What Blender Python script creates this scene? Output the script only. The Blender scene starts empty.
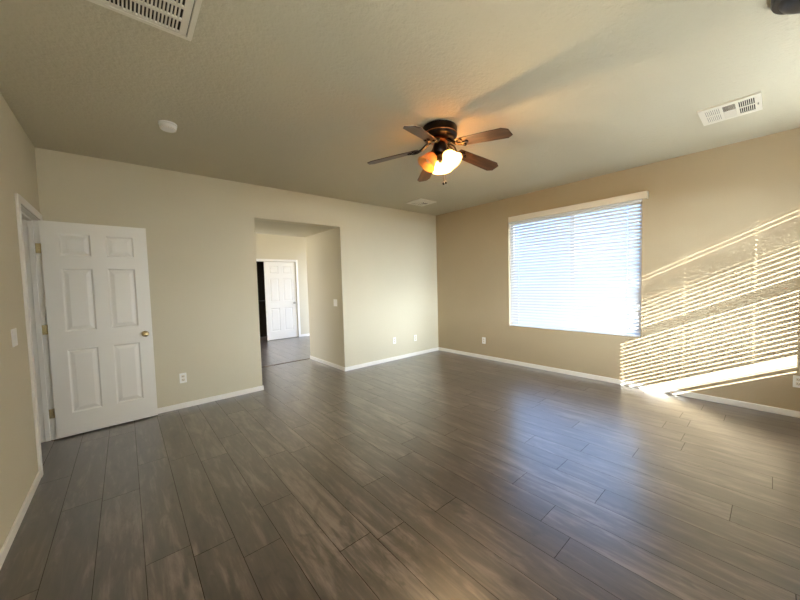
import bpy, bmesh, math, random
from mathutils import Vector, Matrix
random.seed(7)
S = bpy.context.scene
COL = S.collection
PI = math.pi

# ------------------------------------------------------------------ camera
F_PX, PITCH, YAW, ROLL = 321.3, math.radians(-2.902), math.radians(-40.525), math.radians(-1.544)
fw = Vector((math.sin(-YAW) * math.cos(PITCH), math.cos(YAW) * math.cos(PITCH), math.sin(PITCH)))
rt = fw.cross(Vector((0, 0, 1))).normalized()
up = rt.cross(fw)
r2 = rt * math.cos(ROLL) + up * math.sin(ROLL)
u2 = -rt * math.sin(ROLL) + up * math.cos(ROLL)
cam_d = bpy.data.cameras.new('camera')
cam = bpy.data.objects.new('camera', cam_d)
COL.objects.link(cam)
cam.matrix_world = Matrix(((r2.x, u2.x, -fw.x, 0.5594), (r2.y, u2.y, -fw.y, 0.0),
                           (r2.z, u2.z, -fw.z, 1.3797), (0, 0, 0, 1)))
cam_d.sensor_width = 36
cam_d.lens = F_PX / 800 * 36
cam_d.clip_start = 0.02
S.camera = cam

# ------------------------------------------------------------------ world, sun, exposure
W = bpy.data.worlds.new('sky')
S.world = W
W.use_nodes = True
wn = W.node_tree
wn.nodes.clear()
wo = wn.nodes.new('ShaderNodeOutputWorld')
wb = wn.nodes.new('ShaderNodeBackground')
wt = wn.nodes.new('ShaderNodeTexCoord')
ws = wn.nodes.new('ShaderNodeSeparateXYZ')
wr = wn.nodes.new('ShaderNodeValToRGB')
wn.links.new(wt.outputs['Generated'], ws.inputs[0])
wn.links.new(ws.outputs['Z'], wr.inputs[0])
wr.color_ramp.elements[0].position = 0.0
wr.color_ramp.elements[0].color = (0.25, 0.50, 1.0, 1)
wr.color_ramp.elements[1].position = 0.6
wr.color_ramp.elements[1].color = (0.26, 0.48, 1.0, 1)
wn.links.new(wr.outputs[0], wb.inputs[0])
wb.inputs[1].default_value = 1.6
# the hazy sky is far brighter on the sun's side
wv = wn.nodes.new('ShaderNodeVectorMath')
wv.operation = 'DOT_PRODUCT'
wv.inputs[1].default_value = (-0.22, -0.965, 0.12)
wn.links.new(wt.outputs['Generated'], wv.inputs[0])
wm = wn.nodes.new('ShaderNodeMapRange')
wm.inputs[1].default_value = 0.60
wm.inputs[2].default_value = 1.0
wm.inputs[3].default_value = 0.0
wm.inputs[4].default_value = 1.0
wn.links.new(wv.outputs['Value'], wm.inputs[0])
wg = wn.nodes.new('ShaderNodeBackground')
wg.inputs[0].default_value = (0.82, 0.91, 1.0, 1)
wp = wn.nodes.new('ShaderNodeMath')
wp.operation = 'MULTIPLY'
wp.inputs[1].default_value = 26.0
wn.links.new(wm.outputs[0], wp.inputs[0])
wn.links.new(wp.outputs[0], wg.inputs[1])
wa = wn.nodes.new('ShaderNodeAddShader')
wn.links.new(wb.outputs[0], wa.inputs[0])
wn.links.new(wg.outputs[0], wa.inputs[1])
wn.links.new(wa.outputs[0], wo.inputs[0])

SUN_DIR = Vector((1.0, 0.86, -0.418)).normalized()
sd = bpy.data.lights.new('sun', 'SUN')
sd.energy = 12.0
sd.color = (1.0, 0.98, 0.95)
sd.angle = math.radians(0.2)
sun = bpy.data.objects.new('sun', sd)
COL.objects.link(sun)
sun.rotation_euler = SUN_DIR.to_track_quat('-Z', 'Y').to_euler()
sun.location = (-10, -10, 8)

S.view_settings.view_transform = 'Standard'
S.view_settings.look = 'None'
S.view_settings.gamma = 1.0
S.view_settings.exposure = 1.6
S.view_settings.use_curve_mapping = False
S.cycles.use_denoising = True
S.cycles.use_adaptive_sampling = False
S.cycles.use_light_tree = True
S.cycles.max_bounces = 14
S.cycles.diffuse_bounces = 8
S.cycles.transparent_max_bounces = 16
S.cycles.caustics_reflective = False
S.cycles.caustics_refractive = False
S.cycles.sample_clamp_indirect = 4.0

# room numbers
XR, YB, YF, H = 5.381, 4.466, -0.55, 2.725
HXL, HXR, HTOP, HY = 1.901, 3.179, 2.296, 5.73       # hallway opening
WY0, WY1, WZ0, WZ1 = 1.072, 2.868, 0.63, 2.342       # window on the right wall
FX0, FX1 = 3.05, 4.915                               # window on the front wall
SX0, SX1 = 0.42, 2.22                                 # added unseen front window, behind the viewer
DY0, DY1, DZ1 = 3.60, 4.388, 2.045                   # doorway in the left wall
FARY, FARX0, FARX1 = 8.44, 0.3, 5.6                  # room beyond the hallway


def portal(name, loc, rot, sx, sy):
    l = bpy.data.lights.new(name, 'AREA')
    l.shape = 'RECTANGLE'
    l.size, l.size_y = sx, sy
    l.cycles.is_portal = True
    o = bpy.data.objects.new(name, l)
    COL.objects.link(o)
    o.location = loc
    o.rotation_euler = rot


portal('portal_right_window', (XR + 0.17, (WY0 + WY1) / 2, (WZ0 + WZ1) / 2), (PI / 2, 0, PI / 2), 1.9, 1.8)
portal('portal_front_window', ((FX0 + FX1) / 2, YF - 0.17, (WZ0 + WZ1) / 2), (PI / 2, 0, 0), 1.9, 1.8)

# added area lights at two unseen openings, brightening the far room and hallway
for x, sg, e, sz in ((FARX1 + 0.16, 1, 18, 2.2), (FARX0 - 0.16, -1, 16, 1.6)):
    fl = bpy.data.lights.new('far_room_fill', 'AREA')
    fl.shape = 'RECTANGLE'
    fl.size, fl.size_y = sz, sz
    fl.energy = e
    fl.color = (1.0, 0.96, 0.92)
    fo = bpy.data.objects.new('far_room_fill', fl)
    COL.objects.link(fo)
    fo.location = (x, 7.08, 1.24)
    fo.rotation_euler = (PI / 2, 0, sg * PI / 2)


# ------------------------------------------------------------------ materials
def srgb(r, g, b):
    def c(v):
        v /= 255
        return v / 12.92 if v <= 0.04045 else ((v + 0.055) / 1.055) ** 2.4
    return (c(r), c(g), c(b), 1)


def mat(name, color, rough=0.5, metal=0.0, spec=0.5, bump=0.0, bscale=60, bdist=0.003, vary=0.0, vscale=2.0):
    m = bpy.data.materials.new(name)
    m.use_nodes = True
    nt = m.node_tree
    b = nt.nodes['Principled BSDF']
    b.inputs['Base Color'].default_value = color
    b.inputs['Roughness'].default_value = rough
    b.inputs['Metallic'].default_value = metal
    b.inputs['Specular IOR Level'].default_value = spec
    geo = nt.nodes.new('ShaderNodeTexCoord')
    if bump:
        n = nt.nodes.new('ShaderNodeTexNoise')
        n.inputs['Scale'].default_value = bscale
        n.inputs['Detail'].default_value = 3
        bp = nt.nodes.new('ShaderNodeBump')
        bp.inputs['Strength'].default_value = bump
        bp.inputs['Distance'].default_value = bdist
        nt.links.new(geo.outputs['Object'], n.inputs['Vector'])
        nt.links.new(n.outputs['Fac'], bp.inputs['Height'])
        nt.links.new(bp.outputs['Normal'], b.inputs['Normal'])
    if vary:
        n = nt.nodes.new('ShaderNodeTexNoise')
        n.inputs['Scale'].default_value = vscale
        n.inputs['Detail'].default_value = 4
        mx = nt.nodes.new('ShaderNodeMix')
        mx.data_type = 'RGBA'
        mx.inputs[6].default_value = tuple(c * (1 - vary) for c in color[:3]) + (1,)
        mx.inputs[7].default_value = tuple(min(1, c * (1 + vary)) for c in color[:3]) + (1,)
        nt.links.new(geo.outputs['Object'], n.inputs['Vector'])
        nt.links.new(n.outputs['Fac'], mx.inputs[0])
        nt.links.new(mx.outputs[2], b.inputs['Base Color'])
    return m


M = {}
M['wall'] = mat('wall_paint', srgb(206, 197, 172), 0.75, spec=0.3, bump=0.22, bscale=55, bdist=0.004, vary=0.03)
M['wall_shaded'] = mat('shaded_wall_paint', srgb(176, 159, 129), 0.75, spec=0.3, bump=0.2, bscale=55, bdist=0.004, vary=0.03)  # right wall's backlit shade put into a darker wall colour
M['ceiling'] = mat('ceiling_paint', srgb(198, 190, 166), 0.8, spec=0.25, bump=0.9, bscale=42, bdist=0.006, vary=0.03)
M['trim'] = mat('trim_paint', srgb(238, 234, 225), 0.4, vary=0.02)
M['door'] = mat('door_paint', srgb(240, 236, 226), 0.38, bump=0.05, bscale=120, bdist=0.001)
M['plastic'] = mat('white_plastic', srgb(240, 238, 232), 0.35, vary=0.01)
M['ivory'] = mat('ivory_plastic', srgb(226, 216, 196), 0.35, vary=0.01)
M['dark'] = mat('dark_void', srgb(26, 23, 20), 0.9, vary=0.1)
M['brass'] = mat('brass', srgb(206, 188, 146), 0.22, metal=1.0, vary=0.03)
M['steel'] = mat('brushed_nickel', srgb(190, 186, 178), 0.3, metal=1.0, vary=0.03)
M['bronze'] = mat('oil_rubbed_bronze', srgb(28, 21, 18), 0.32, metal=0.7, vary=0.15, vscale=20)
M['copper'] = mat('copper_accent', srgb(150, 92, 52), 0.3, metal=1.0, vary=0.1, vscale=20)
M['grille'] = mat('grille_enamel', srgb(226, 220, 204), 0.45, vary=0.02)
M['slotdark'] = mat('slot_shadow', srgb(48, 42, 36), 0.9, vary=0.05)
M['black'] = mat('black_plastic', srgb(24, 26, 32), 0.35, vary=0.1)
M['ground'] = mat('desert_gravel', srgb(96, 92, 86), 0.9, vary=0.2, vscale=8)
M['vinyl'] = mat('window_vinyl', srgb(235, 236, 236), 0.35, vary=0.02)
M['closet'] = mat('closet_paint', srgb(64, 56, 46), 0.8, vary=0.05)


def slat_mat():
    m = bpy.data.materials.new('blind_slat')
    m.use_nodes = True
    nt = m.node_tree
    b = nt.nodes['Principled BSDF']
    b.inputs['Base Color'].default_value = srgb(238, 238, 236)
    b.inputs['Roughness'].default_value = 0.4
    t = nt.nodes.new('ShaderNodeBsdfTranslucent')
    t.inputs['Color'].default_value = srgb(225, 232, 240)
    mx = nt.nodes.new('ShaderNodeMixShader')
    mx.inputs[0].default_value = 0.12
    nt.links.new(b.outputs[0], mx.inputs[1])
    nt.links.new(t.outputs[0], mx.inputs[2])
    nt.links.new(mx.outputs[0], nt.nodes['Material Output'].inputs[0])
    return m


def glass_mat():
    m = bpy.data.materials.new('window_glass')
    m.use_nodes = True
    nt = m.node_tree
    nt.nodes.remove(nt.nodes['Principled BSDF'])
    t = nt.nodes.new('ShaderNodeBsdfTransparent')
    t.inputs['Color'].default_value = (0.93, 0.96, 0.96, 1)
    g = nt.nodes.new('ShaderNodeBsdfGlossy')
    g.inputs['Roughness'].default_value = 0.02
    lw = nt.nodes.new('ShaderNodeLayerWeight')
    pw = nt.nodes.new('ShaderNodeMath')
    pw.operation = 'POWER'
    pw.inputs[1].default_value = 4.0
    fr = nt.nodes.new('ShaderNodeMath')
    fr.operation = 'MULTIPLY_ADD'
    fr.inputs[1].default_value = 0.85
    fr.inputs[2].default_value = 0.05
    nt.links.new(lw.outputs['Facing'], pw.inputs[0])
    nt.links.new(pw.outputs[0], fr.inputs[0])
    mx = nt.nodes.new('ShaderNodeMixShader')
    nt.links.new(fr.outputs[0], mx.inputs[0])
    nt.links.new(t.outputs[0], mx.inputs[1])
    nt.links.new(g.outputs[0], mx.inputs[2])
    nt.links.new(mx.outputs[0], nt.nodes['Material Output'].inputs[0])
    return m


def shade_mat():
    m = bpy.data.materials.new('amber_scavo_glass')
    m.use_nodes = True
    nt = m.node_tree
    b = nt.nodes['Principled BSDF']
    n = nt.nodes.new('ShaderNodeTexNoise')
    n.inputs['Scale'].default_value = 14
    n.inputs['Detail'].default_value = 4
    cr = nt.nodes.new('ShaderNodeValToRGB')
    cr.color_ramp.elements[0].color = srgb(240, 190, 130)
    cr.color_ramp.elements[1].color = srgb(255, 238, 205)
    tc = nt.nodes.new('ShaderNodeTexCoord')
    nt.links.new(tc.outputs['Object'], n.inputs['Vector'])
    nt.links.new(n.outputs['Fac'], cr.inputs[0])
    nt.links.new(cr.outputs[0], b.inputs['Base Color'])
    b.inputs['Roughness'].default_value = 0.3
    t = nt.nodes.new('ShaderNodeBsdfTranslucent')
    nt.links.new(cr.outputs[0], t.inputs['Color'])
    tp = nt.nodes.new('ShaderNodeBsdfTransparent')
    tp.inputs['Color'].default_value = (1.0, 0.80, 0.52, 1)
    m1 = nt.nodes.new('ShaderNodeMixShader')
    m1.inputs[0].default_value = 0.75
    m2 = nt.nodes.new('ShaderNodeMixShader')
    m2.inputs[0].default_value = 0.35
    nt.links.new(b.outputs[0], m1.inputs[1])
    nt.links.new(t.outputs[0], m1.inputs[2])
    nt.links.new(m1.outputs[0], m2.inputs[1])
    nt.links.new(tp.outputs[0], m2.inputs[2])
    nt.links.new(m2.outputs[0], nt.nodes['Material Output'].inputs[0])
    return m


def bulb_mat():
    m = bpy.data.materials.new('lit_bulb')
    m.use_nodes = True
    b = m.node_tree.nodes['Principled BSDF']
    b.inputs['Base Color'].default_value = (1, 0.9, 0.7, 1)
    b.inputs['Emission Color'].default_value = (1.0, 0.72, 0.36, 1)
    b.inputs['Emission Strength'].default_value = 8
    m.cycles.emission_sampling = 'NONE'
    return m


def wood_mat(name, dark, light, rough=0.4, axis_scale=(4, 40, 40)):
    m = bpy.data.materials.new(name)
    m.use_nodes = True
    nt = m.node_tree
    b = nt.nodes['Principled BSDF']
    tc = nt.nodes.new('ShaderNodeTexCoord')
    mp = nt.nodes.new('ShaderNodeMapping')
    mp.inputs['Scale'].default_value = axis_scale
    n = nt.nodes.new('ShaderNodeTexNoise')
    n.inputs['Scale'].default_value = 1
    n.inputs['Detail'].default_value = 6
    cr = nt.nodes.new('ShaderNodeValToRGB')
    cr.color_ramp.elements[0].position = 0.3
    cr.color_ramp.elements[0].color = dark
    cr.color_ramp.elements[1].position = 0.7
    cr.color_ramp.elements[1].color = light
    nt.links.new(tc.outputs['Object'], mp.inputs['Vector'])
    nt.links.new(mp.outputs[0], n.inputs['Vector'])
    nt.links.new(n.outputs['Fac'], cr.inputs[0])
    nt.links.new(cr.outputs[0], b.inputs['Base Color'])
    b.inputs['Roughness'].default_value = rough
    return m


def floor_mat():
    """grey-brown vinyl planks 19 cm wide running along y, staggered end joints"""
    m = bpy.data.materials.new('vinyl_plank')
    m.use_nodes = True
    nt = m.node_tree
    N, Lk = nt.nodes, nt.links
    b = N['Principled BSDF']

    def val(x):
        return x if not isinstance(x, (int, float)) else None

    def mth(op, a, c=None):
        n = N.new('ShaderNodeMath')
        n.operation = op
        for i, x in enumerate((a, c)):
            if x is None:
                continue
            if isinstance(x, (int, float)):
                n.inputs[i].default_value = x
            else:
                Lk.new(x, n.inputs[i])
        return n.outputs[0]

    geo = N.new('ShaderNodeNewGeometry')
    sep = N.new('ShaderNodeSeparateXYZ')
    Lk.new(geo.outputs['Position'], sep.inputs[0])
    PW, PL = 0.1925, 1.22
    u = mth('DIVIDE', mth('SUBTRACT', sep.outputs['X'], 0.95 - 20 * PW), PW)
    row = mth('FLOOR', u)
    fu = mth('FRACT', u)
    wnz = N.new('ShaderNodeTexWhiteNoise')
    wnz.noise_dimensions = '1D'
    Lk.new(mth('ADD', row, 0.37), wnz.inputs['W'])
    off = wnz.outputs['Value']
    for k, j in {6: 0.685, 8: 1.135, 9: 0.695, 11: 0.14, 12: 0.988, 13: 0.69, 2: 1.44}.items():
        sel = mth('COMPARE', row, k + 20.0)
        sel.node.inputs[2].default_value = 0.4
        tgt = (-(j / PL)) % 1.0
        off = mth('ADD', mth('MULTIPLY', off, mth('SUBTRACT', 1.0, sel)), mth('MULTIPLY', sel, tgt))
    v = mth('ADD', mth('DIVIDE', sep.outputs['Y'], PL), off)
    v = mth('ADD', v, 20.0)
    pl = mth('FLOOR', v)
    fv = mth('FRACT', v)
    # per plank id
    cid = N.new('ShaderNodeCombineXYZ')
    Lk.new(row, cid.inputs[0])
    Lk.new(pl, cid.inputs[1])
    wn2 = N.new('ShaderNodeTexWhiteNoise')
    wn2.noise_dimensions = '2D'
    Lk.new(cid.outputs[0], wn2.inputs['Vector'])
    # grain coordinates
    cg = N.new('ShaderNodeCombineXYZ')
    Lk.new(sep.outputs['X'], cg.inputs[0])
    Lk.new(sep.outputs['Y'], cg.inputs[1])
    Lk.new(mth('MULTIPLY', wn2.outputs['Value'], 37.0), cg.inputs[2])

    def noise(sc, scale, detail, rough=0.55, dist=0.0):
        mp = N.new('ShaderNodeMapping')
        mp.inputs['Scale'].default_value = sc
        Lk.new(cg.outputs[0], mp.inputs['Vector'])
        n = N.new('ShaderNodeTexNoise')
        n.inputs['Scale'].default_value = scale
        n.inputs['Detail'].default_value = detail
        n.inputs['Roughness'].default_value = rough
        n.inputs['Distortion'].default_value = dist
        Lk.new(mp.outputs[0], n.inputs['Vector'])
        return n.outputs['Fac']

    cloud = noise((17, 2.6, 1), 1.0, 5, 0.66, 0.5)
    grain = noise((42, 3.0, 1), 1.0, 5, 0.65, 0.3)
    knot = noise((11, 5, 1), 1.0, 2, 0.5, 1.0)
    t = mth('ADD', mth('MULTIPLY', cloud, 0.70), mth('MULTIPLY', grain, 0.30))
    t = mth('ADD', t, mth('MULTIPLY', mth('SUBTRACT', wn2.outputs['Value'], 0.5), 0.09))
    cr = N.new('ShaderNodeValToRGB')
    e = cr.color_ramp.elements
    e[0].position, e[0].color = 0.35, srgb(45, 38, 34)
    e[1].position, e[1].color = 0.65, srgb(116, 104, 96)
    x = e.new(0.5)
    x.color = srgb(71, 61, 55)
    Lk.new(t, cr.inputs[0])
    kn = N.new('ShaderNodeMapRange')
    kn.inputs[1].default_value = 0.58
    kn.inputs[2].default_value = 0.74
    kn.inputs[3].default_value = 1.0
    kn.inputs[4].default_value = 0.45
    Lk.new(knot, kn.inputs[0])
    # seams
    eu = mth('MINIMUM', fu, mth('SUBTRACT', 1.0, fu))
    ev = mth('MINIMUM', fv, mth('SUBTRACT', 1.0, fv))
    su = mth('GREATER_THAN', mth('MULTIPLY', eu, PW), 0.0014)
    sv = mth('GREATER_THAN', mth('MULTIPLY', ev, PL), 0.0016)
    seam = mth('MULTIPLY', su, sv)
    fac = mth('MULTIPLY', kn.outputs[0], mth('ADD', mth('MULTIPLY', seam, 0.42), 0.58))
    mx = N.new('ShaderNodeMix')
    mx.data_type = 'RGBA'
    mx.blend_type = 'MULTIPLY'
    mx.inputs[0].default_value = 1.0
    Lk.new(cr.outputs[0], mx.inputs[6])
    cc = N.new('ShaderNodeCombineXYZ')
    for i in range(3):
        Lk.new(fac, cc.inputs[i])
    Lk.new(cc.outputs[0], mx.inputs[7])
    Lk.new(mx.outputs[2], b.inputs['Base Color'])
    rg = mth('ADD', mth('MULTIPLY', grain, 0.16), 0.24)
    Lk.new(rg, b.inputs['Roughness'])
    Lk.new(mth('ADD', mth('MULTIPLY', seam, 0.7), 0.2), b.inputs['Specular IOR Level'])
    Lk.new(mth('MULTIPLY', seam, 1.0), b.inputs['Coat Weight'])
    b.inputs['Coat Roughness'].default_value = 0.31
    bp = N.new('ShaderNodeBump')
    bp.inputs['Strength'].default_value = 0.25
    bp.inputs['Distance'].default_value = 0.002
    hh = mth('ADD', mth('MULTIPLY', grain, 0.25), mth('MULTIPLY', seam, 0.8))
    Lk.new(hh, bp.inputs['Height'])
    Lk.new(bp.outputs[0], b.inputs['Normal'])
    return m


M['slat'] = slat_mat()
M['glass'] = glass_mat()


def cloth_mat():
    m = bpy.data.materials.new('added_window_cloth')
    m.use_nodes = True
    nt = m.node_tree
    d = nt.nodes.new('ShaderNodeBsdfDiffuse')
    d.inputs['Color'].default_value = srgb(240, 240, 238)
    t = nt.nodes.new('ShaderNodeBsdfTranslucent')
    t.inputs['Color'].default_value = srgb(240, 232, 216)
    mx = nt.nodes.new('ShaderNodeMixShader')
    mx.inputs[0].default_value = 0.32
    nt.links.new(d.outputs[0], mx.inputs[1])
    nt.links.new(t.outputs[0], mx.inputs[2])
    nt.links.new(mx.outputs[0], nt.nodes['Material Output'].inputs[0])
    return m


M['cloth'] = cloth_mat()
M['shade'] = shade_mat()
M['bulb'] = bulb_mat()
M['floor'] = floor_mat()
M['blade'] = wood_mat('walnut_blade', srgb(40, 27, 17), srgb(84, 60, 40), 0.35)


# ------------------------------------------------------------------ mesh helpers
def box(bm, lo, hi):
    x0, y0, z0 = lo
    x1, y1, z1 = hi
    v = [bm.verts.new(p) for p in ((x0, y0, z0), (x1, y0, z0), (x1, y1, z0), (x0, y1, z0),
                                   (x0, y0, z1), (x1, y0, z1), (x1, y1, z1), (x0, y1, z1))]
    for f in ((0, 3, 2, 1), (4, 5, 6, 7), (0, 1, 5, 4), (1, 2, 6, 5), (2, 3, 7, 6), (3, 0, 4, 7)):
        bm.faces.new([v[i] for i in f])
    return v


def lathe(bm, prof, seg=40, mtx=None, cap=True):
    rings = []
    for r, z in prof:
        rings.append([bm.verts.new((r * math.cos(2 * PI * i / seg), r * math.sin(2 * PI * i / seg), z)) for i in range(seg)])
    for a, c in zip(rings, rings[1:]):
        for i in range(seg):
            bm.faces.new((a[i], a[(i + 1) % seg], c[(i + 1) % seg], c[i]))
    if cap:
        if prof[0][0] > 1e-4:
            bm.faces.new(rings[0][::-1])
        if prof[-1][0] > 1e-4:
            bm.faces.new(rings[-1])
    if mtx is not None:
        bmesh.ops.transform(bm, matrix=mtx, verts=[v for r in rings for v in r])


def tube(bm, pts, r, seg=8):
    pts = [Vector(p) for p in pts]
    rings = []
    for i, p in enumerate(pts):
        d = (pts[min(i + 1, len(pts) - 1)] - pts[max(i - 1, 0)]).normalized()
        a = d.orthogonal().normalized()
        c = d.cross(a)
        rings.append([bm.verts.new(p + (a * math.cos(2 * PI * k / seg) + c * math.sin(2 * PI * k / seg)) * r) for k in range(seg)])
    for a, c in zip(rings, rings[1:]):
        for i in range(seg):
            bm.faces.new((a[i], a[(i + 1) % seg], c[(i + 1) % seg], c[i]))
    bm.faces.new(rings[0][::-1])
    bm.faces.new(rings[-1])


def obj(name, bm, m, parent=None, smooth=False, bevel=0.0):
    bmesh.ops.remove_doubles(bm, verts=bm.verts, dist=1e-6)
    bmesh.ops.recalc_face_normals(bm, faces=bm.faces)
    me = bpy.data.meshes.new(name)
    bm.to_mesh(me)
    bm.free()
    me.materials.append(m)
    o = bpy.data.objects.new(name, me)
    COL.objects.link(o)
    if smooth:
        me.shade_smooth()
        try:
            me.set_sharp_from_angle(angle=math.radians(40))
        except Exception:
            pass
    if bevel:
        md = o.modifiers.new('bevel', 'BEVEL')
        md.width = bevel
        md.segments = 2
        md.limit_method = 'ANGLE'
    if parent:
        o.parent = parent
    return o


def struct(name, bm, m, **k):
    o = obj(name, bm, m, **k)
    o['kind'] = 'structure'
    return o


def tag(o, label, cat, group=None):
    o['label'] = label
    o['category'] = cat
    if group:
        o['group'] = group
    return o


def empty(name, loc=(0, 0, 0), rot=(0, 0, 0)):
    o = bpy.data.objects.new(name, None)
    o.empty_display_size = 0.1
    COL.objects.link(o)
    o.location = loc
    o.rotation_euler = rot
    return o


def copy_tree(o, parent=None):
    c = o.copy()
    COL.objects.link(c)
    if parent:
        c.parent = parent
    for ch in list(o.children):
        copy_tree(ch, c)
    return c


def boxes(*bs):
    bm = bmesh.new()
    for lo, hi in bs:
        box(bm, lo, hi)
    return bm


def wall_boxes(axis, a0, a1, b0, b1, z1, hole=None, z0=0.0):
    """wall slab: thickness a0..a1 along `axis`, length b0..b1, one rectangular hole (h0,h1,hz0,hz1)"""
    def mk(p0, p1, q0, q1):
        if axis == 'x':
            return ((a0, p0, q0), (a1, p1, q1))
        return ((p0, a0, q0), (p1, a1, q1))
    if not hole:
        return [mk(b0, b1, z0, z1)]
    h0, h1, q0, q1 = hole
    out = [mk(b0, h0, z0, z1), mk(h1, b1, z0, z1)]
    if q1 < z1:
        out.append(mk(h0, h1, q1, z1))
    if q0 > z0:
        out.append(mk(h0, h1, z0, q0))
    return out


T = 0.14   # wall thickness
# ------------------------------------------------------------------ setting
struct('floor', boxes(((-1.2, YF - T, -0.1), (6.0, 9.6, 0))), M['floor'])
struct('ceiling', boxes(((-1.2, YF - T, H), (XR + T, YB + 0.02, H + 0.12))), M['ceiling'])
struct('wall_left', boxes(*wall_boxes('x', -0.122, 0, YF - T, YB + T, H, (DY0 - 0.015, DY1 + 0.015, 0, DZ1 + 0.015))), M['wall'])
struct('wall_right', boxes(*wall_boxes('x', XR, XR + T, YF - T, YB + T, H, (WY0, WY1, WZ0, WZ1))), M['wall_shaded'])
struct('wall_front', boxes(*(wall_boxes('y', YF - T, YF, 2.6, XR, H, (FX0, FX1, WZ0, WZ1)) +
                             wall_boxes('y', YF - T, YF, 0, 2.6, H, (SX0, SX1, WZ0, WZ1)))), M['wall'])
struct('wall_back', boxes(*wall_boxes('y', YB, YB + T, 0, XR, H, (HXL, HXR, 0, HTOP))), M['wall'])
struct('wall_hallway_left', boxes(((HXL - T, YB + T, 0), (HXL, HY, H))), M['wall'])
struct('wall_hallway_right', boxes(((HXR, YB + T, 0), (HXR + T, HY, H))), M['wall'])
struct('ceiling_hallway', boxes(((HXL, YB + T, HTOP), (HXR, HY, HTOP + 0.1))), M['ceiling'])
struct('wall_far_near_side', boxes(((HXR + T, HY - T, 0), (FARX1, HY, H)), ((FARX0, HY - T, 0), (HXL - T, HY, H)),
                                   ((HXL, HY - 0.02, HTOP + 0.1), (HXR, HY, H))), M['wall'])
struct('ceiling_far', boxes(((FARX0 - T, HY, H), (FARX1 + T, FARY + T, H + 0.1))), M['ceiling'])
FDX0, FDX1, FDZ = 2.55, 4.10, 2.04
struct('wall_far_back', boxes(*wall_boxes('y', FARY, FARY + T, FARX0, FARX1, H, (FDX0, FDX1, 0, FDZ))), M['wall'])
struct('wall_far_left', boxes(*wall_boxes('x', FARX0 - T, FARX0, HY - T, FARY + T, H, (6.25, 7.9, 0.4, 2.1))), M['wall'])
struct('wall_far_right', boxes(*wall_boxes('x', FARX1, FARX1 + T, HY - T, FARY + T, H, (5.95, 8.2, 0.12, 2.35))), M['wall'])
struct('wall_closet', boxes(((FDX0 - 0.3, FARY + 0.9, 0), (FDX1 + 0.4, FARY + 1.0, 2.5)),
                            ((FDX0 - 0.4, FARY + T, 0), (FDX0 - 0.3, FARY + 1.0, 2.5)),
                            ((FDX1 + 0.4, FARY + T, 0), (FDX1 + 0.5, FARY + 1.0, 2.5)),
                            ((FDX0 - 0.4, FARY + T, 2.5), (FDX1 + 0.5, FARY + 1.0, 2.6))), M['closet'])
struct('wall_beyond_doorway', boxes(((-1.1, DY0 - 0.3, 0), (-1.0, DY1 + 0.3, 2.5)), ((-1.1, DY0 - 0.4, 0), (-0.122, DY0 - 0.3, 2.5)),
                                    ((-1.1, DY1 + 0.3, 0), (-0.122, DY1 + 0.4, 2.5)), ((-1.1, DY0 - 0.4, 2.5), (-0.122, DY1 + 0.4, 2.6))), M['wall'])
# added floor strip standing in for the light edge between hallway and far room
struct('floor_light_edge', boxes(((HXL, HY + 0.0, 0), (HXR + 0.02, HY + 0.045, 0.006))), mat('light_edge_strip', srgb(112, 98, 86), 0.4, vary=0.1))

# outside: gravel yard
struct('ground', boxes(((XR + T + 0.001, -30, -0.35), (40, 30, -0.15)), ((-40, -30, -0.35), (XR + T, YF - T - 0.001, -0.15)),
                       ((-40, YF, -0.35), (-1.3, 30, -0.15))), M['ground'])

# baseboards
BH, BT = 0.062, 0.013


def baseboard(name, *segs):
    bm = bmesh.new()
    for lo, hi in segs:
        box(bm, (lo[0], lo[1], 0), (hi[0], hi[1], BH))
    return struct(name, bm, M['trim'], bevel=0.004)


baseboard('baseboard_left', ((0, YF), (BT, DY0 - 0.058)))
baseboard('baseboard_back_left', ((0.0, YB - BT), (HXL, YB)), ((HXL, YB - BT), (HXL + BT, HY)))
baseboard('baseboard_back_right', ((HXR, YB - BT), (XR, YB)), ((HXR - BT, YB - BT), (HXR, HY)))
baseboard('baseboard_right', ((XR - BT, YF), (XR, YB - BT)))
baseboard('baseboard_front', ((BT, YF), (XR - BT, YF + BT)))
baseboard('baseboard_far', ((FDX1 + 0.06, FARY - BT), (FARX1, FARY)))

# door trim on the left wall: jamb, stop, casings
CW = 0.057
struct('trim_1', boxes(
    ((0, DY0 - CW, 0), (0.016, DY0, DZ1 + CW)), ((0, DY1, 0), (0.016, DY1 + CW, DZ1 + CW)),
    ((0, DY0, DZ1), (0.016, DY1, DZ1 + CW)),
    ((-0.122, DY0 - 0.015, 0), (0, DY0, DZ1)), ((-0.122, DY1, 0), (0, DY1 + 0.015, DZ1)),
    ((-0.122, DY0 - 0.015, DZ1), (0, DY1 + 0.015, DZ1 + 0.015)),
    ((-0.075, DY1 - 0.012, 0), (-0.040, DY1, DZ1)), ((-0.075, DY0, 0), (-0.040, DY0 + 0.012, DZ1)),
    ((-0.075, DY0, DZ1 - 0.012), (-0.040, DY1, DZ1))), M['trim'], bevel=0.003)
# closet opening casing in the far room
struct('trim_2', boxes(
    ((FDX1, FARY - 0.016, 0), (FDX1 + CW, FARY, FDZ + CW)), ((FDX0 - CW, FARY - 0.016, 0), (FDX0, FARY, FDZ + CW)),
    ((FDX0, FARY - 0.016, FDZ), (FDX1, FARY, FDZ + CW))), M['trim'], bevel=0.003)


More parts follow.
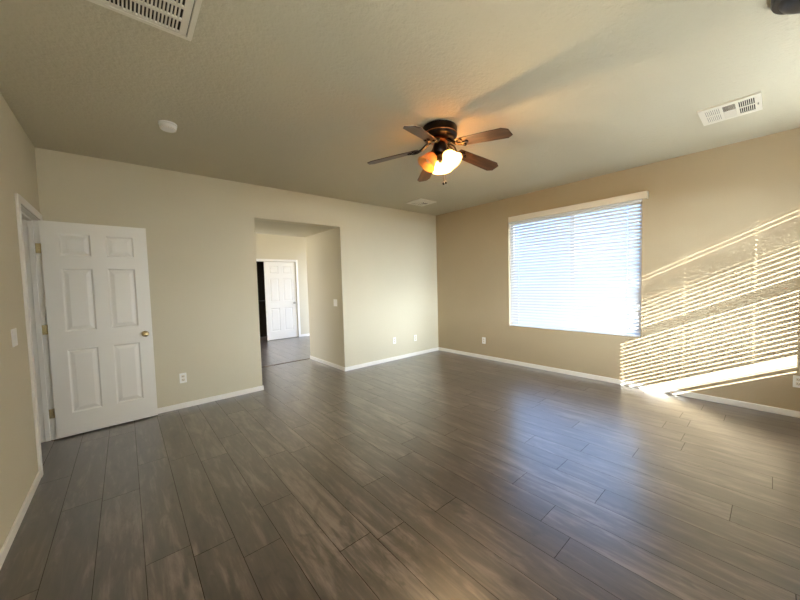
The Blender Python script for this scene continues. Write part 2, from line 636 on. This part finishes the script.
# ------------------------------------------------------------------ six panel doors
def six_panel(bm, w, h, th):
    """leaf in the xz plane, x 0..w, z 0..h, faces at y=0 and y=th, moulded panels on both faces"""
    st, ms = 0.112, 0.108
    pw = (w - 2 * st - ms) / 2
    xs = [0, st, st + pw, st + pw + ms, w - st, w]
    k = h / 2.03
    zs = [0, .215 * k, .822 * k, .997 * k, 1.594 * k, 1.716 * k, 1.922 * k, h]
    for y, s in ((0, 1), (th, -1)):
        for i in range(5):
            for j in range(7):
                x0, x1, z0, z1 = xs[i], xs[i + 1], zs[j], zs[j + 1]
                if i in (1, 3) and j in (1, 3, 5):
                    loops = []
                    for ins, dp in ((0, 0), (0.012, 0.009), (0.020, 0.009), (0.048, 0.002)):
                        loops.append([bm.verts.new((a, y + s * dp, c)) for a, c in
                                      ((x0 + ins, z0 + ins), (x1 - ins, z0 + ins), (x1 - ins, z1 - ins), (x0 + ins, z1 - ins))])
                    for A, B in zip(loops, loops[1:]):
                        for q in range(4):
                            bm.faces.new((A[q], A[(q + 1) % 4], B[(q + 1) % 4], B[q]))
                    bm.faces.new(loops[-1])
                else:
                    bm.faces.new([bm.verts.new(p) for p in ((x0, y, z0), (x1, y, z0), (x1, y, z1), (x0, y, z1))])
    # edges
    for (xa, za, xb, zb) in [(0, zs[j], 0, zs[j + 1]) for j in range(7)] + [(w, zs[j], w, zs[j + 1]) for j in range(7)] + \
            [(xs[i], 0, xs[i + 1], 0) for i in range(5)] + [(xs[i], h, xs[i + 1], h) for i in range(5)]:
        bm.faces.new([bm.verts.new(p) for p in ((xa, 0, za), (xb, 0, zb), (xb, th, zb), (xa, th, za))])


def knob_bm(sgn, y0):
    bm = bmesh.new()
    prof = [(0.032, 0), (0.032, 0.004), (0.026, 0.008), (0.012, 0.010), (0.011, 0.026), (0.018, 0.032), (0.026, 0.042),
            (0.028, 0.052), (0.024, 0.062), (0.014, 0.067), (0.0005, 0.068)]
    mt = Matrix.Translation((0, y0, 0)) @ Matrix.Rotation(PI / 2 * sgn, 4, 'X')
    lathe(bm, prof, 28, mt)
    return bm


DW, DTH = 0.762, 0.035
d1 = empty('door_1', (0.004, 4.350, 0.012), (0, 0, math.radians(2.86)))
d1['kind'] = 'structure'
tag(d1, 'white six panel door standing open at the left with a brass knob', 'door')
bm = bmesh.new()
six_panel(bm, DW, 2.03, DTH)
obj('door_leaf', bm, M['door'], d1)
for sgn, y0 in ((1, 0.0), (-1, DTH)):
    k = obj('door_knob', knob_bm(sgn, y0), M['brass'], d1, smooth=True)
    k.location = (DW - 0.062, 0, 0.905)
    k['label'] = 'brass door knob'
o = obj('latch_plate', boxes(((DW - 0.001, 0.005, 0.875), (DW + 0.002, DTH - 0.005, 0.935))), M['brass'], d1)
for hz in (0.24, 1.03, 1.78):
    bm = bmesh.new()
    lathe(bm, [(0.006, -0.045), (0.006, 0.045)], 14, Matrix.Translation((-0.006, DTH + 0.001, hz)))
    box(bm, (-0.0375, DTH - 0.003, hz - 0.044), (-0.006, DTH - 0.0005, hz + 0.044))
    box(bm, (-0.002, 0.004, hz - 0.044), (0.0, DTH, hz + 0.044))
    obj('hinge', bm, M['brass'], d1)['label'] = 'brass hinge'

d2 = empty('door_2', (3.285, 8.462, 0.012))
d2['kind'] = 'structure'
tag(d2, 'white six panel door across the dark closet in the far room past the hallway', 'door')
bm = bmesh.new()
six_panel(bm, 0.81, 2.02, DTH)
obj('door_leaf', bm, M['door'], d2)
k = obj('door_knob', knob_bm(1, 0.0), M['steel'], d2, smooth=True)
k.location = (0.745, 0, 0.93)

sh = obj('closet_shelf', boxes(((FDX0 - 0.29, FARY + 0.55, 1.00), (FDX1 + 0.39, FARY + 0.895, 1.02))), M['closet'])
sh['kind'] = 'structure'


# ------------------------------------------------------------------ windows
def window(name, place):
    """place(a, d, z): a along the wall 0..w, d outward depth from the wall's inner face"""
    w = 1.80
    root = empty(name)
    root['kind'] = 'structure'
    h0, h1 = WZ0, WZ1

    def pb(bm, a0, a1, d0, d1, z0, z1):
        P, Q = place(a0, d0), place(a1, d1)
        box(bm, (min(P[0], Q[0]), min(P[1], Q[1]), z0), (max(P[0], Q[0]), max(P[1], Q[1]), z1))
    return root, pb


def build_window(name, place, w, rails):
    root, pb = window(name, place)
    bm = bmesh.new()
    f = 0.04
    D0, D1 = 0.085, 0.135
    pb(bm, 0, f, D0, D1, WZ0, WZ1)
    pb(bm, w - f, w, D0, D1, WZ0, WZ1)
    pb(bm, f, w - f, D0, D1, WZ0, WZ0 + f)
    pb(bm, f, w - f, D0, D1, WZ1 - f, WZ1)
    for kind, p, hw in rails:
        if kind == 'v':
            pb(bm, p - hw, p + hw, D0 + 0.005, D1 - 0.005, WZ0 + f, WZ1 - f)
        else:
            pb(bm, f, w - f, D0 + 0.005, D1 - 0.005, p - hw, p + hw)
    obj('window_frame', bm, M['vinyl'], root, bevel=0.003)
    segs_a, segs_z = [(f, w - f)], [(WZ0 + f, WZ1 - f)]
    for kind, p, hw in rails:
        if kind == 'v':
            segs_a = [(f, p - hw), (p + hw, w - f)]
        else:
            segs_z = [(WZ0 + f, p - hw), (p + hw, WZ1 - f)]
    for a0, a1 in segs_a:
        for z0, z1 in segs_z:
            bm = bmesh.new()
            P, Q = place(a0, 0.11), place(a1, 0.11)
            v = [bm.verts.new(q) for q in ((P[0], P[1], z0), (Q[0], Q[1], z0), (Q[0], Q[1], z1), (P[0], P[1], z1))]
            bm.faces.new(v)
            obj('window_pane', bm, M['glass'], root)
    return root


build_window('window_1', lambda a, d: (XR + d, WY0 + a), WY1 - WY0, [('v', 0.838, 0.03)])
build_window('window_2', lambda a, d: (FX0 + a, YF - d), FX1 - FX0, [('h', 1.522, 0.045)])

w3 = build_window('added_window', lambda a, d: (SX0 + a, YF - d), SX1 - SX0, [('h', 1.522, 0.045)])  # unseen window with translucent cloth, added to brighten the room's left side
bm = bmesh.new()
bm.faces.new([bm.verts.new(q) for q in ((SX0 + 0.004, YF - 0.061, WZ0 + 0.004), (SX1 - 0.004, YF - 0.061, WZ0 + 0.004),
                                        (SX1 - 0.004, YF - 0.061, WZ1 - 0.04), (SX0 + 0.004, YF - 0.061, WZ1 - 0.04))])
obj('added_window_shade', bm, M['cloth'], w3)
obj('added_shade_roller', boxes(((SX0 + 0.004, YF - 0.075, WZ1 - 0.05), (SX1 - 0.004, YF - 0.035, WZ1 - 0.002))), M['vinyl'], w3, bevel=0.01)


# ------------------------------------------------------------------ blinds
def slat_bm(place, w, zs_tilts, cords, sw=0.050, d0=0.04, gap=0.006, holes=True, th=0.0026):
    """place(a, d, z); tilt > 0 lifts the room-side edge"""
    bm = bmesh.new()
    hw, hl = 0.006, 0.009
    cuts = [gap]
    for c in cords:
        cuts += [c - hw, c + hw]
    cuts.append(w - gap)
    for z, tl in zs_tilts:
        c, s = math.cos(tl), math.sin(tl)

        def P(a, t, n):
            # t across slat: -1 room edge .. +1 outside edge ; slight crown
            off = t * sw / 2
            cr = 0.0025 * (1 - t * t)
            dd = d0 + off * c + (n + cr) * s
            zz = z - off * s + (n + cr) * c
            return place(a, dd, zz)
        ts = [-1, -0.5, -hl / sw * 2, hl / sw * 2, 0.5, 1]
        for i in range(len(cuts) - 1):
            hole = holes and i % 2 == 1
            tt = [(ts[0], ts[1], ts[2]), (ts[3], ts[4], ts[5])] if hole else [ts]
            for run in tt:
                rows = []
                for t in run:
                    rows.append([bm.verts.new(P(a, t, n)) for a, n in ((cuts[i], th / 2), (cuts[i + 1], th / 2), (cuts[i + 1], -th / 2), (cuts[i], -th / 2))])
                for A, B in zip(rows, rows[1:]):
                    for q in range(4):
                        bm.faces.new((A[q], A[(q + 1) % 4], B[(q + 1) % 4], B[q]))
                bm.faces.new(rows[0])
                bm.faces.new(rows[-1])
    return bm


def ladder_cords(place, cords, z0, z1, parent, d0=0.04, hw=0.027):
    for c in cords:
        for dd in (d0 - hw, d0 + hw):
            bm = bmesh.new()
            tube(bm, [place(c, dd, z0), place(c, dd, z1)], 0.0012, 5)
            obj('ladder_cord', bm, M['vinyl'], parent)


def pbox(bm, place, a0, a1, d0, d1, z0, z1):
    P, Q = place(a0, d0, z0), place(a1, d1, z1)
    box(bm, [min(x) for x in zip(P, Q)], [max(x) for x in zip(P, Q)])


# right window blind
def pr(a, d, z):
    return (XR + d, WY0 + a, z)


wR = WY1 - WY0
b1 = empty('window_blind', (0, 0, 0))
tag(b1, 'white horizontal slat blind covering the bright window on the right wall', 'blind')
cR = [0.16, 1.64]
pitch = 0.0440
TILT_R = -52
zs = [(2.285 - i * pitch, math.radians(TILT_R)) for i in range(37)]
obj('slats', slat_bm(pr, wR, zs, cR), M['slat'], b1)
bm = bmesh.new()
pbox(bm, pr, 0.006, wR - 0.006, 0.015, 0.065, WZ0 + 0.004, WZ0 + 0.026)
obj('bottom_rail', bm, M['slat'], b1, bevel=0.004)
bm = bmesh.new()
pbox(bm, pr, 0.004, wR - 0.004, 0.01, 0.068, 2.300, WZ1)
obj('headrail', bm, M['vinyl'], b1)
bm = bmesh.new()
pbox(bm, pr, -0.062, wR - 0.040, -0.060, -0.046, 2.318, 2.402)
pbox(bm, pr, -0.062, -0.050, -0.046, -0.001, 2.318, 2.402)
pbox(bm, pr, wR - 0.052, wR - 0.040, -0.046, -0.001, 2.318, 2.402)
pbox(bm, pr, -0.050, wR - 0.052, -0.046, -0.001, 2.390, 2.402)
obj('valance', bm, M['ivory'], b1, bevel=0.004)
ladder_cords(pr, cR, WZ0 + 0.02, 2.31, b1)
bm = bmesh.new()
tube(bm, [pr(1.66, 0.000, 2.31), pr(1.662, -0.004, 1.62)], 0.003, 8)
obj('tilt_wand', bm, M['vinyl'], b1)


# front window blind
def pf(a, d, z):
    return (FX0 + a, YF - d, z)


wF = FX1 - FX0
b2 = empty('window_blind', (0, 0, 0))
tag(b2, 'white slat blind on the window the sunlight comes through, behind the viewer', 'blind')
cF = [0.18, 3.915 - FX0, 4.54 - FX0]
zs = []
z = 2.26
rj = random.Random(4)
kk = 0
spec_t = {1: 23, 2: 22, 3: 23, 6: 27, 7: 30, 8: 22, 9: 21}
while z > 0.80:
    if z > 1.56:
        t = spec_t.get(kk, 36 if kk < 7 else 20 - 0.8 * (kk - 9)) + rj.uniform(-0.8, 0.8)
    else:
        t = 16 - 4 * (1.52 - z) / 0.7
    zs.append((z, math.radians(t)))
    z -= 0.0475
    kk += 1
zs.append((0.712, math.radians(-20)))
obj('slats', slat_bm(pf, wF, zs, cF), M['slat'], b2)
bm = bmesh.new()
pbox(bm, pf, 0.006, wF - 0.006, 0.015, 0.065, 0.668, 0.690)
obj('bottom_rail', bm, M['slat'], b2, bevel=0.004)
bm = bmesh.new()
pbox(bm, pf, 0.004, wF - 0.004, 0.01, 0.068, 2.285, WZ1)
obj('headrail', bm, M['vinyl'], b2)
bm = bmesh.new()
pbox(bm, pf, -0.03, wF + 0.03, -0.060, -0.046, 2.318, 2.402)
pbox(bm, pf, -0.03, wF + 0.03, -0.046, -0.001, 2.390, 2.402)
obj('valance', bm, M['ivory'], b2, bevel=0.004)
ladder_cords(pf, cF, 0.68, 2.29, b2)


# ------------------------------------------------------------------ wall plates
def rot_for(normal):
    return {'-y': 0.0, '-x': -PI / 2, '+x': PI / 2}[normal]


def outlet():
    """built facing -y at the origin; back of plate at y=0"""
    root = empty('wall_outlet')
    bm = boxes(((-0.035, -0.006, -0.0575), (0.035, 0, 0.0575)))
    obj('cover_plate', bm, M['plastic'], root, bevel=0.003)
    for dz in (-0.020, 0.020):
        s = obj('socket', boxes(((-0.0165, -0.0085, dz - 0.0145), (0.0165, -0.006, dz + 0.0145))), M['ivory'], root, bevel=0.002)
        obj('slot', boxes(((-0.008, -0.0090, dz - 0.004), (-0.0055, -0.0085, dz + 0.006)),
                          ((0.0055, -0.0090, dz - 0.004), (0.008, -0.0085, dz + 0.006)),
                          ((-0.002, -0.0090, dz - 0.011), (0.002, -0.0085, dz - 0.007))), M['slotdark'], s)
    return root


o0 = outlet()
spots = [((1.022, YB, 0.352), '-y', 'white outlet low on the back wall between the open door and the hallway opening'),
         ((4.218, YB, 0.355), '-y', 'white outlet on the back wall right of the hallway, the one nearer the hallway'),
         ((4.735, YB, 0.335), '-y', 'white outlet on the back wall close to the far corner of the room'),
         ((XR, 3.365, 0.328), '-x', 'small outlet on the right wall left of the blind covered window'),
         ((XR, -0.163, 0.346), '-x', 'white outlet at the right picture edge below the sunlit stripes')]
for i, (p, n, lab) in enumerate(spots):
    o = o0 if i == 0 else copy_tree(o0)
    o.location = p
    o.rotation_euler = (0, 0, rot_for(n))
    tag(o, lab, 'outlet', 'white wall outlets around the room')


def switch():
    root = empty('light_switch')
    obj('cover_plate', boxes(((-0.058, -0.006, -0.0575), (0.058, 0, 0.0575))), M['plastic'], root, bevel=0.003)
    for dx in (-0.023, 0.023):
        bm = bmesh.new()
        v = box(bm, (dx - 0.0165, -0.009, -0.033), (dx + 0.0165, -0.006, 0.033))
        for q in v:
            if q.co.y < -0.008 and q.co.z > 0:
                q.co.y += 0.0022
        obj('rocker', bm, M['plastic'], root, bevel=0.001)
    return root


s0 = switch()
s0.location = (0, 3.19, 1.10)
s0.rotation_euler = (0, 0, rot_for('+x'))
tag(s0, 'white light switch on the left wall before the open door', 'light switch', 'light switches')
s1 = copy_tree(s0)
s1.location = (HXR, 4.695, 1.095)
s1.rotation_euler = (0, 0, rot_for('-x'))
tag(s1, 'white light switch on the right side wall of the hallway opening', 'light switch', 'light switches')

# ------------------------------------------------------------------ ceiling things
sm = empty('smoke_detector', (0.897, 3.235, H))
tag(sm, 'round white smoke detector on the ceiling at the left', 'smoke detector')
bm = bmesh.new()
lathe(bm, [(0.064, 0), (0.064, -0.012), (0.060, -0.014)], 40)
obj('base', bm, M['plastic'], sm, smooth=True)
bm = bmesh.new()
lathe(bm, [(0.057, -0.014), (0.059, -0.026), (0.056, -0.040), (0.046, -0.049), (0.028, -0.053), (0.0005, -0.054)], 40)
obj('cover', bm, M['plastic'], sm, smooth=True)
bm = bmesh.new()
for i in range(20):
    a = 2 * PI * i / 20
    c, s = math.cos(a), math.sin(a)
    tube(bm, [(0.0565 * c, 0.0565 * s, -0.0395), (0.047 * c, 0.047 * s, -0.0485)], 0.0022, 5)
obj('vent_ribs', bm, M['ivory'], sm)

# return air grille
gx0, gx1, gy0, gy1 = 0.30, 0.902, 1.45, 2.076
g = empty('return_grille', ((gx0 + gx1) / 2, (gy0 + gy1) / 2, H))
tag(g, 'large white slotted return air grille on the ceiling at the top left', 'air grille')
hx, hy = (gx1 - gx0) / 2, (gy1 - gy0) / 2


def frame_bm(hx, hy, b, z0, z1):
    return boxes(((-hx, -hy, z0), (hx, -hy + b, z1)), ((-hx, hy - b, z0), (hx, hy, z1)),
                 ((-hx, -hy + b, z0), (-hx + b, hy - b, z1)), ((hx - b, -hy + b, z0), (hx, hy - b, z1)))


obj('outer_frame', frame_bm(hx, hy, 0.022, -0.014, 0), M['grille'], g, bevel=0.002)
obj('dark_backing', boxes(((-hx + 0.004, -hy + 0.004, -0.003), (hx - 0.004, hy - 0.004, -0.0005))), M['slotdark'], g)
bm = bmesh.new()
ix, iy = hx - 0.026, hy - 0.026
mx_, my_ = 0.030, 0.014
nx, ny = 33, 6
px = (2 * ix - 2 * mx_) / nx
py = (2 * iy - 2 * my_) / ny
zt, zb_ = -0.004, -0.014
box(bm, (-ix, -iy, zb_), (-ix + mx_, iy, zt))
box(bm, (ix - mx_, -iy, zb_), (ix, iy, zt))
box(bm, (-ix + mx_, -iy, zb_), (ix - mx_, -iy + my_, zt))
box(bm, (-ix + mx_, iy - my_, zb_), (ix - mx_, iy, zt))
for j in range(ny - 1):
    yy = -iy + my_ + (j + 1) * py
    box(bm, (-ix + mx_, yy - 0.008, zb_), (ix - mx_, yy + 0.008, zt))
for i in range(nx - 1):
    xx = -ix + mx_ + (i + 1) * px
    box(bm, (xx - 0.0034, -iy + my_, zb_ + 0.0005), (xx + 0.0034, iy - my_, zt))
obj('slotted_panel', bm, M['grille'], g)


def register():
    """three-way ceiling register .37 x .345, face down"""
    root = empty('air_vent')
    hx, hy = 0.186, 0.174
    dz = -0.012
    bm = bmesh.new()
    # face plate with three windows along y, two rows each along x
    ys = [-hy, -0.140, -0.052, -0.036, 0.036, 0.052, 0.140, hy]
    xs = [-hx, -0.135, -0.010, 0.010, 0.135, hx]
    for i in range(5):
        for j in range(7):
            if i in (1, 3) and j in (1, 3, 5):
                continue
            box(bm, (xs[i], ys[j], dz), (xs[i + 1], ys[j + 1], dz + 0.003))
    for lo, hi in (((-hx, -hy, dz), (-hx + 0.003, hy, 0)), ((hx - 0.003, -hy, dz), (hx, hy, 0)),
                   ((-hx, -hy, dz), (hx, -hy + 0.003, 0)), ((-hx, hy - 0.003, dz), (hx, hy, 0))):
        box(bm, lo, hi)
    obj('face_plate', bm, M['grille'], root)
    obj('dark_backing', boxes(((-hx + 0.004, -hy + 0.004, -0.002), (hx - 0.004, hy - 0.004, -0.0005))), M['slotdark'], root)
    bm = bmesh.new()
    for x0, x1 in ((xs[1], xs[2]), (xs[3], xs[4])):
        for ya, yb, wd in ((-0.140, -0.052, 0.0042), (0.052, 0.140, 0.0085)):
            n = 8
            for k in range(n + 1):
                yy = ya + (yb - ya) * k / n
                box(bm, (x0, yy - wd / 2, dz + 0.001), (x1, yy + wd / 2, dz + 0.003))
    for x0, x1, wd in ((xs[1], xs[2], 0.002), (xs[3], xs[4], 0.011)):
        for k in range(8):
            xx = x0 + (x1 - x0) * (k + 0.5) / 8
            box(bm, (xx - wd / 2, -0.036, dz + 0.001), (xx + wd / 2, 0.036, dz + 0.003))
    obj('louvers', bm, M['grille'], root)
    bm = bmesh.new()
    tube(bm, [(0.0, -0.155, dz - 0.014), (0.0, -0.155, dz + 0.002)], 0.004, 8)
    obj('damper_lever', bm, M['steel'], root)
    return root


v0 = register()
v0.location = (4.385, 0.272, H)
tag(v0, 'white ceiling air vent with three louvered sections above the sunlit wall at the right', 'air vent', 'ceiling supply vents')
v1 = copy_tree(v0)
v1.location = (4.385, 3.862, H)
v1.rotation_euler = (0, 0, PI)
tag(v1, 'small white ceiling air vent near the far corner beyond the fan', 'air vent', 'ceiling supply vents')

# dark rounded object of unknown kind, entering the frame at the top right
dm = empty('dark_object', (3.075, -0.105, H))
tag(dm, 'dark rounded object cut off by the top right corner of the picture', 'ceiling fixture')
bm = bmesh.new()
lathe(bm, [(0.150, 0), (0.152, -0.020), (0.146, -0.034), (0.128, -0.040)], 48)
obj('dark_rim', bm, M['black'], dm, smooth=True)
bm = bmesh.new()
lathe(bm, [(0.126, -0.038), (0.115, -0.058), (0.090, -0.074), (0.050, -0.084), (0.0005, -0.087)], 48)
obj('dome', bm, M['black'], dm, smooth=True)

# ------------------------------------------------------------------ ceiling fan
FC = (2.71, 1.927)
fan = empty('ceiling_fan', (FC[0], FC[1], H))
tag(fan, 'five blade dark wood ceiling fan with lit amber glass shades', 'ceiling fan')
bm = bmesh.new()
lathe(bm, [(0.130, 0), (0.146, -0.006), (0.150, -0.016), (0.150, -0.078), (0.146, -0.088), (0.134, -0.096), (0.100, -0.100)], 48)
obj('motor_housing', bm, M['bronze'], fan, smooth=True)
bm = bmesh.new()
lathe(bm, [(0.1505, -0.066), (0.1525, -0.070), (0.1505, -0.074)], 48, cap=False)
lathe(bm, [(0.075, -0.098), (0.080, -0.108), (0.078, -0.128), (0.060, -0.136)], 40)
obj('rotor_ring', bm, M['copper'], fan, smooth=True)
bm = bmesh.new()
lathe(bm, [(0.050, -0.134), (0.056, -0.150), (0.062, -0.170), (0.062, -0.205), (0.054, -0.222), (0.040, -0.232)], 40)
obj('switch_housing', bm, M['bronze'], fan, smooth=True)
BZ = -0.155          # blade height at the axis; the blades droop towards their tips
DROOP = math.radians(9)
bl_ang = [-85, -13, 59, 131, 203]
proto_b = None
for a in bl_ang:
    if proto_b is None:
        R0, R1 = 0.19, 0.652
        outl = [(R0, -0.050), (R0 + 0.02, -0.056), (0.45, -0.066), (R1 - 0.045, -0.070), (R1, -0.040),
                (R1, 0.040), (R1 - 0.045, 0.070), (0.45, 0.066), (R0 + 0.02, 0.056), (R0, 0.050)]
        bm = bmesh.new()
        top = [bm.verts.new((x, y, 0.003)) for x, y in outl]
        bot = [bm.verts.new((x, y, -0.003)) for x, y in outl]
        bm.faces.new(top)
        bm.faces.new(bot[::-1])
        for i in range(len(outl)):
            j = (i + 1) % len(outl)
            bm.faces.new((top[i], bot[i], bot[j], top[j]))
        bld = obj('blade', bm, M['blade'], fan, bevel=0.0012)
        # blade iron: curved arms, plate and screws
        bm = bmesh.new()
        for s in (-1, 1):
            tube(bm, [(0.072, 0.010 * s, 0.040), (0.098, 0.024 * s, 0.036), (0.125, 0.036 * s, 0.020), (0.150, 0.028 * s, 0.004),
                      (0.175, 0.012 * s, -0.004), (0.200, 0.026 * s, -0.008), (0.235, 0.036 * s, -0.008)], 0.008, 8)
            lathe(bm, [(0.016, -0.013), (0.016, -0.003)], 16, Matrix.Translation((0.235, 0.036 * s, 0)))
        tube(bm, [(0.072, 0, 0.040), (0.120, 0, 0.026), (0.160, 0, -0.002), (0.220, 0, -0.008), (0.275, 0, -0.007)], 0.009, 8)
        lathe(bm, [(0.016, -0.013), (0.016, -0.003)], 16, Matrix.Translation((0.275, 0, 0)))
        ir = obj('blade_iron', bm, M['bronze'], bld, smooth=True)
        ir['label'] = 'dark bronze bracket'
        proto_b = bld
    else:
        bld = copy_tree(proto_b, fan)
    bld.location = (0, 0, BZ)
    bld.rotation_euler = (Matrix.Rotation(math.radians(a), 3, 'Z') @ Matrix.Rotation(DROOP, 3, 'Y') @ Matrix.Rotation(math.radians(-11), 3, 'X')).to_euler()

bm = bmesh.new()
lathe(bm, [(0.040, -0.230), (0.056, -0.238), (0.058, -0.256), (0.044, -0.272), (0.018, -0.282), (0.010, -0.298), (0.0005, -0.302)], 36)
obj('light_fitter', bm, M['bronze'], fan, smooth=True)
# shades: bell shaped scavo glass opening outwards and down
SS = 1.06
sh_prof = [(r * SS, z * SS) for r, z in [(0.026, 0), (0.036, 0.006), (0.046, 0.022), (0.054, 0.046), (0.062, 0.072), (0.072, 0.094), (0.082, 0.108)]]
view_az = math.degrees(math.atan2(r2.y, r2.x))
for i, az in enumerate((view_az + 195, view_az - 40, view_az + 75)):
    ra = math.radians(az)
    tilt = math.radians(142)
    base = Vector((0.062 * math.cos(ra), 0.062 * math.sin(ra), -0.238))
    mt = Matrix.Translation(base) @ Matrix.Rotation(ra, 4, 'Z') @ Matrix.Rotation(tilt, 4, 'Y')
    bm = bmesh.new()
    lathe(bm, [(0.020, -0.022), (0.024, -0.018), (0.028, 0.004), (0.030, 0.010)], 24, mt)
    obj('socket_cup', bm, M['bronze'], fan, smooth=True)
    bm = bmesh.new()
    lathe(bm, sh_prof, 40, mt, cap=False)
    s = obj('lamp_shade', bm, M['shade'], fan, smooth=True)
    s['label'] = 'lit glass bell shade' if i else 'amber glass bell shade, not lit'
    so = s.modifiers.new('solid', 'SOLIDIFY')
    so.thickness = 0.003
    bm = bmesh.new()
    lathe(bm, [(0.011, 0.010), (0.013, 0.028), (0.022, 0.046), (0.026, 0.062), (0.022, 0.076), (0.012, 0.084), (0.0005, 0.086)], 24, mt)
    lit = i != 0
    bo = obj('light_bulb', bm, M['bulb'] if lit else M['plastic'], s, smooth=True)
    if not lit:
        continue
    ld = bpy.data.lights.new('fan_bulb_light', 'POINT')
    ld.energy = 13
    ld.color = (1.0, 0.70, 0.36)
    ld.shadow_soft_size = 0.028
    lo = bpy.data.objects.new('fan_bulb_light', ld)
    COL.objects.link(lo)
    lo.location = Vector((FC[0], FC[1], H)) + (mt @ Vector((0, 0, 0.098)))
for dx, dy, ln in ((0.000, -0.034, 0.200), (0.036, -0.030, 0.185)):
    bm = bmesh.new()
    tube(bm, [(dx, dy, -0.27), (dx, dy, -0.27 - ln)], 0.0014, 6)
    c = obj('pull_chain', bm, M['copper'], fan)
    bm = bmesh.new()
    lathe(bm, [(0.0005, 0), (0.005, -0.004), (0.009, -0.014), (0.009, -0.022), (0.005, -0.028), (0.0005, -0.030)], 16,
          Matrix.Translation((dx, dy, -0.27 - ln)))
    obj('pull_knob', bm, M['bronze'], c, smooth=True)
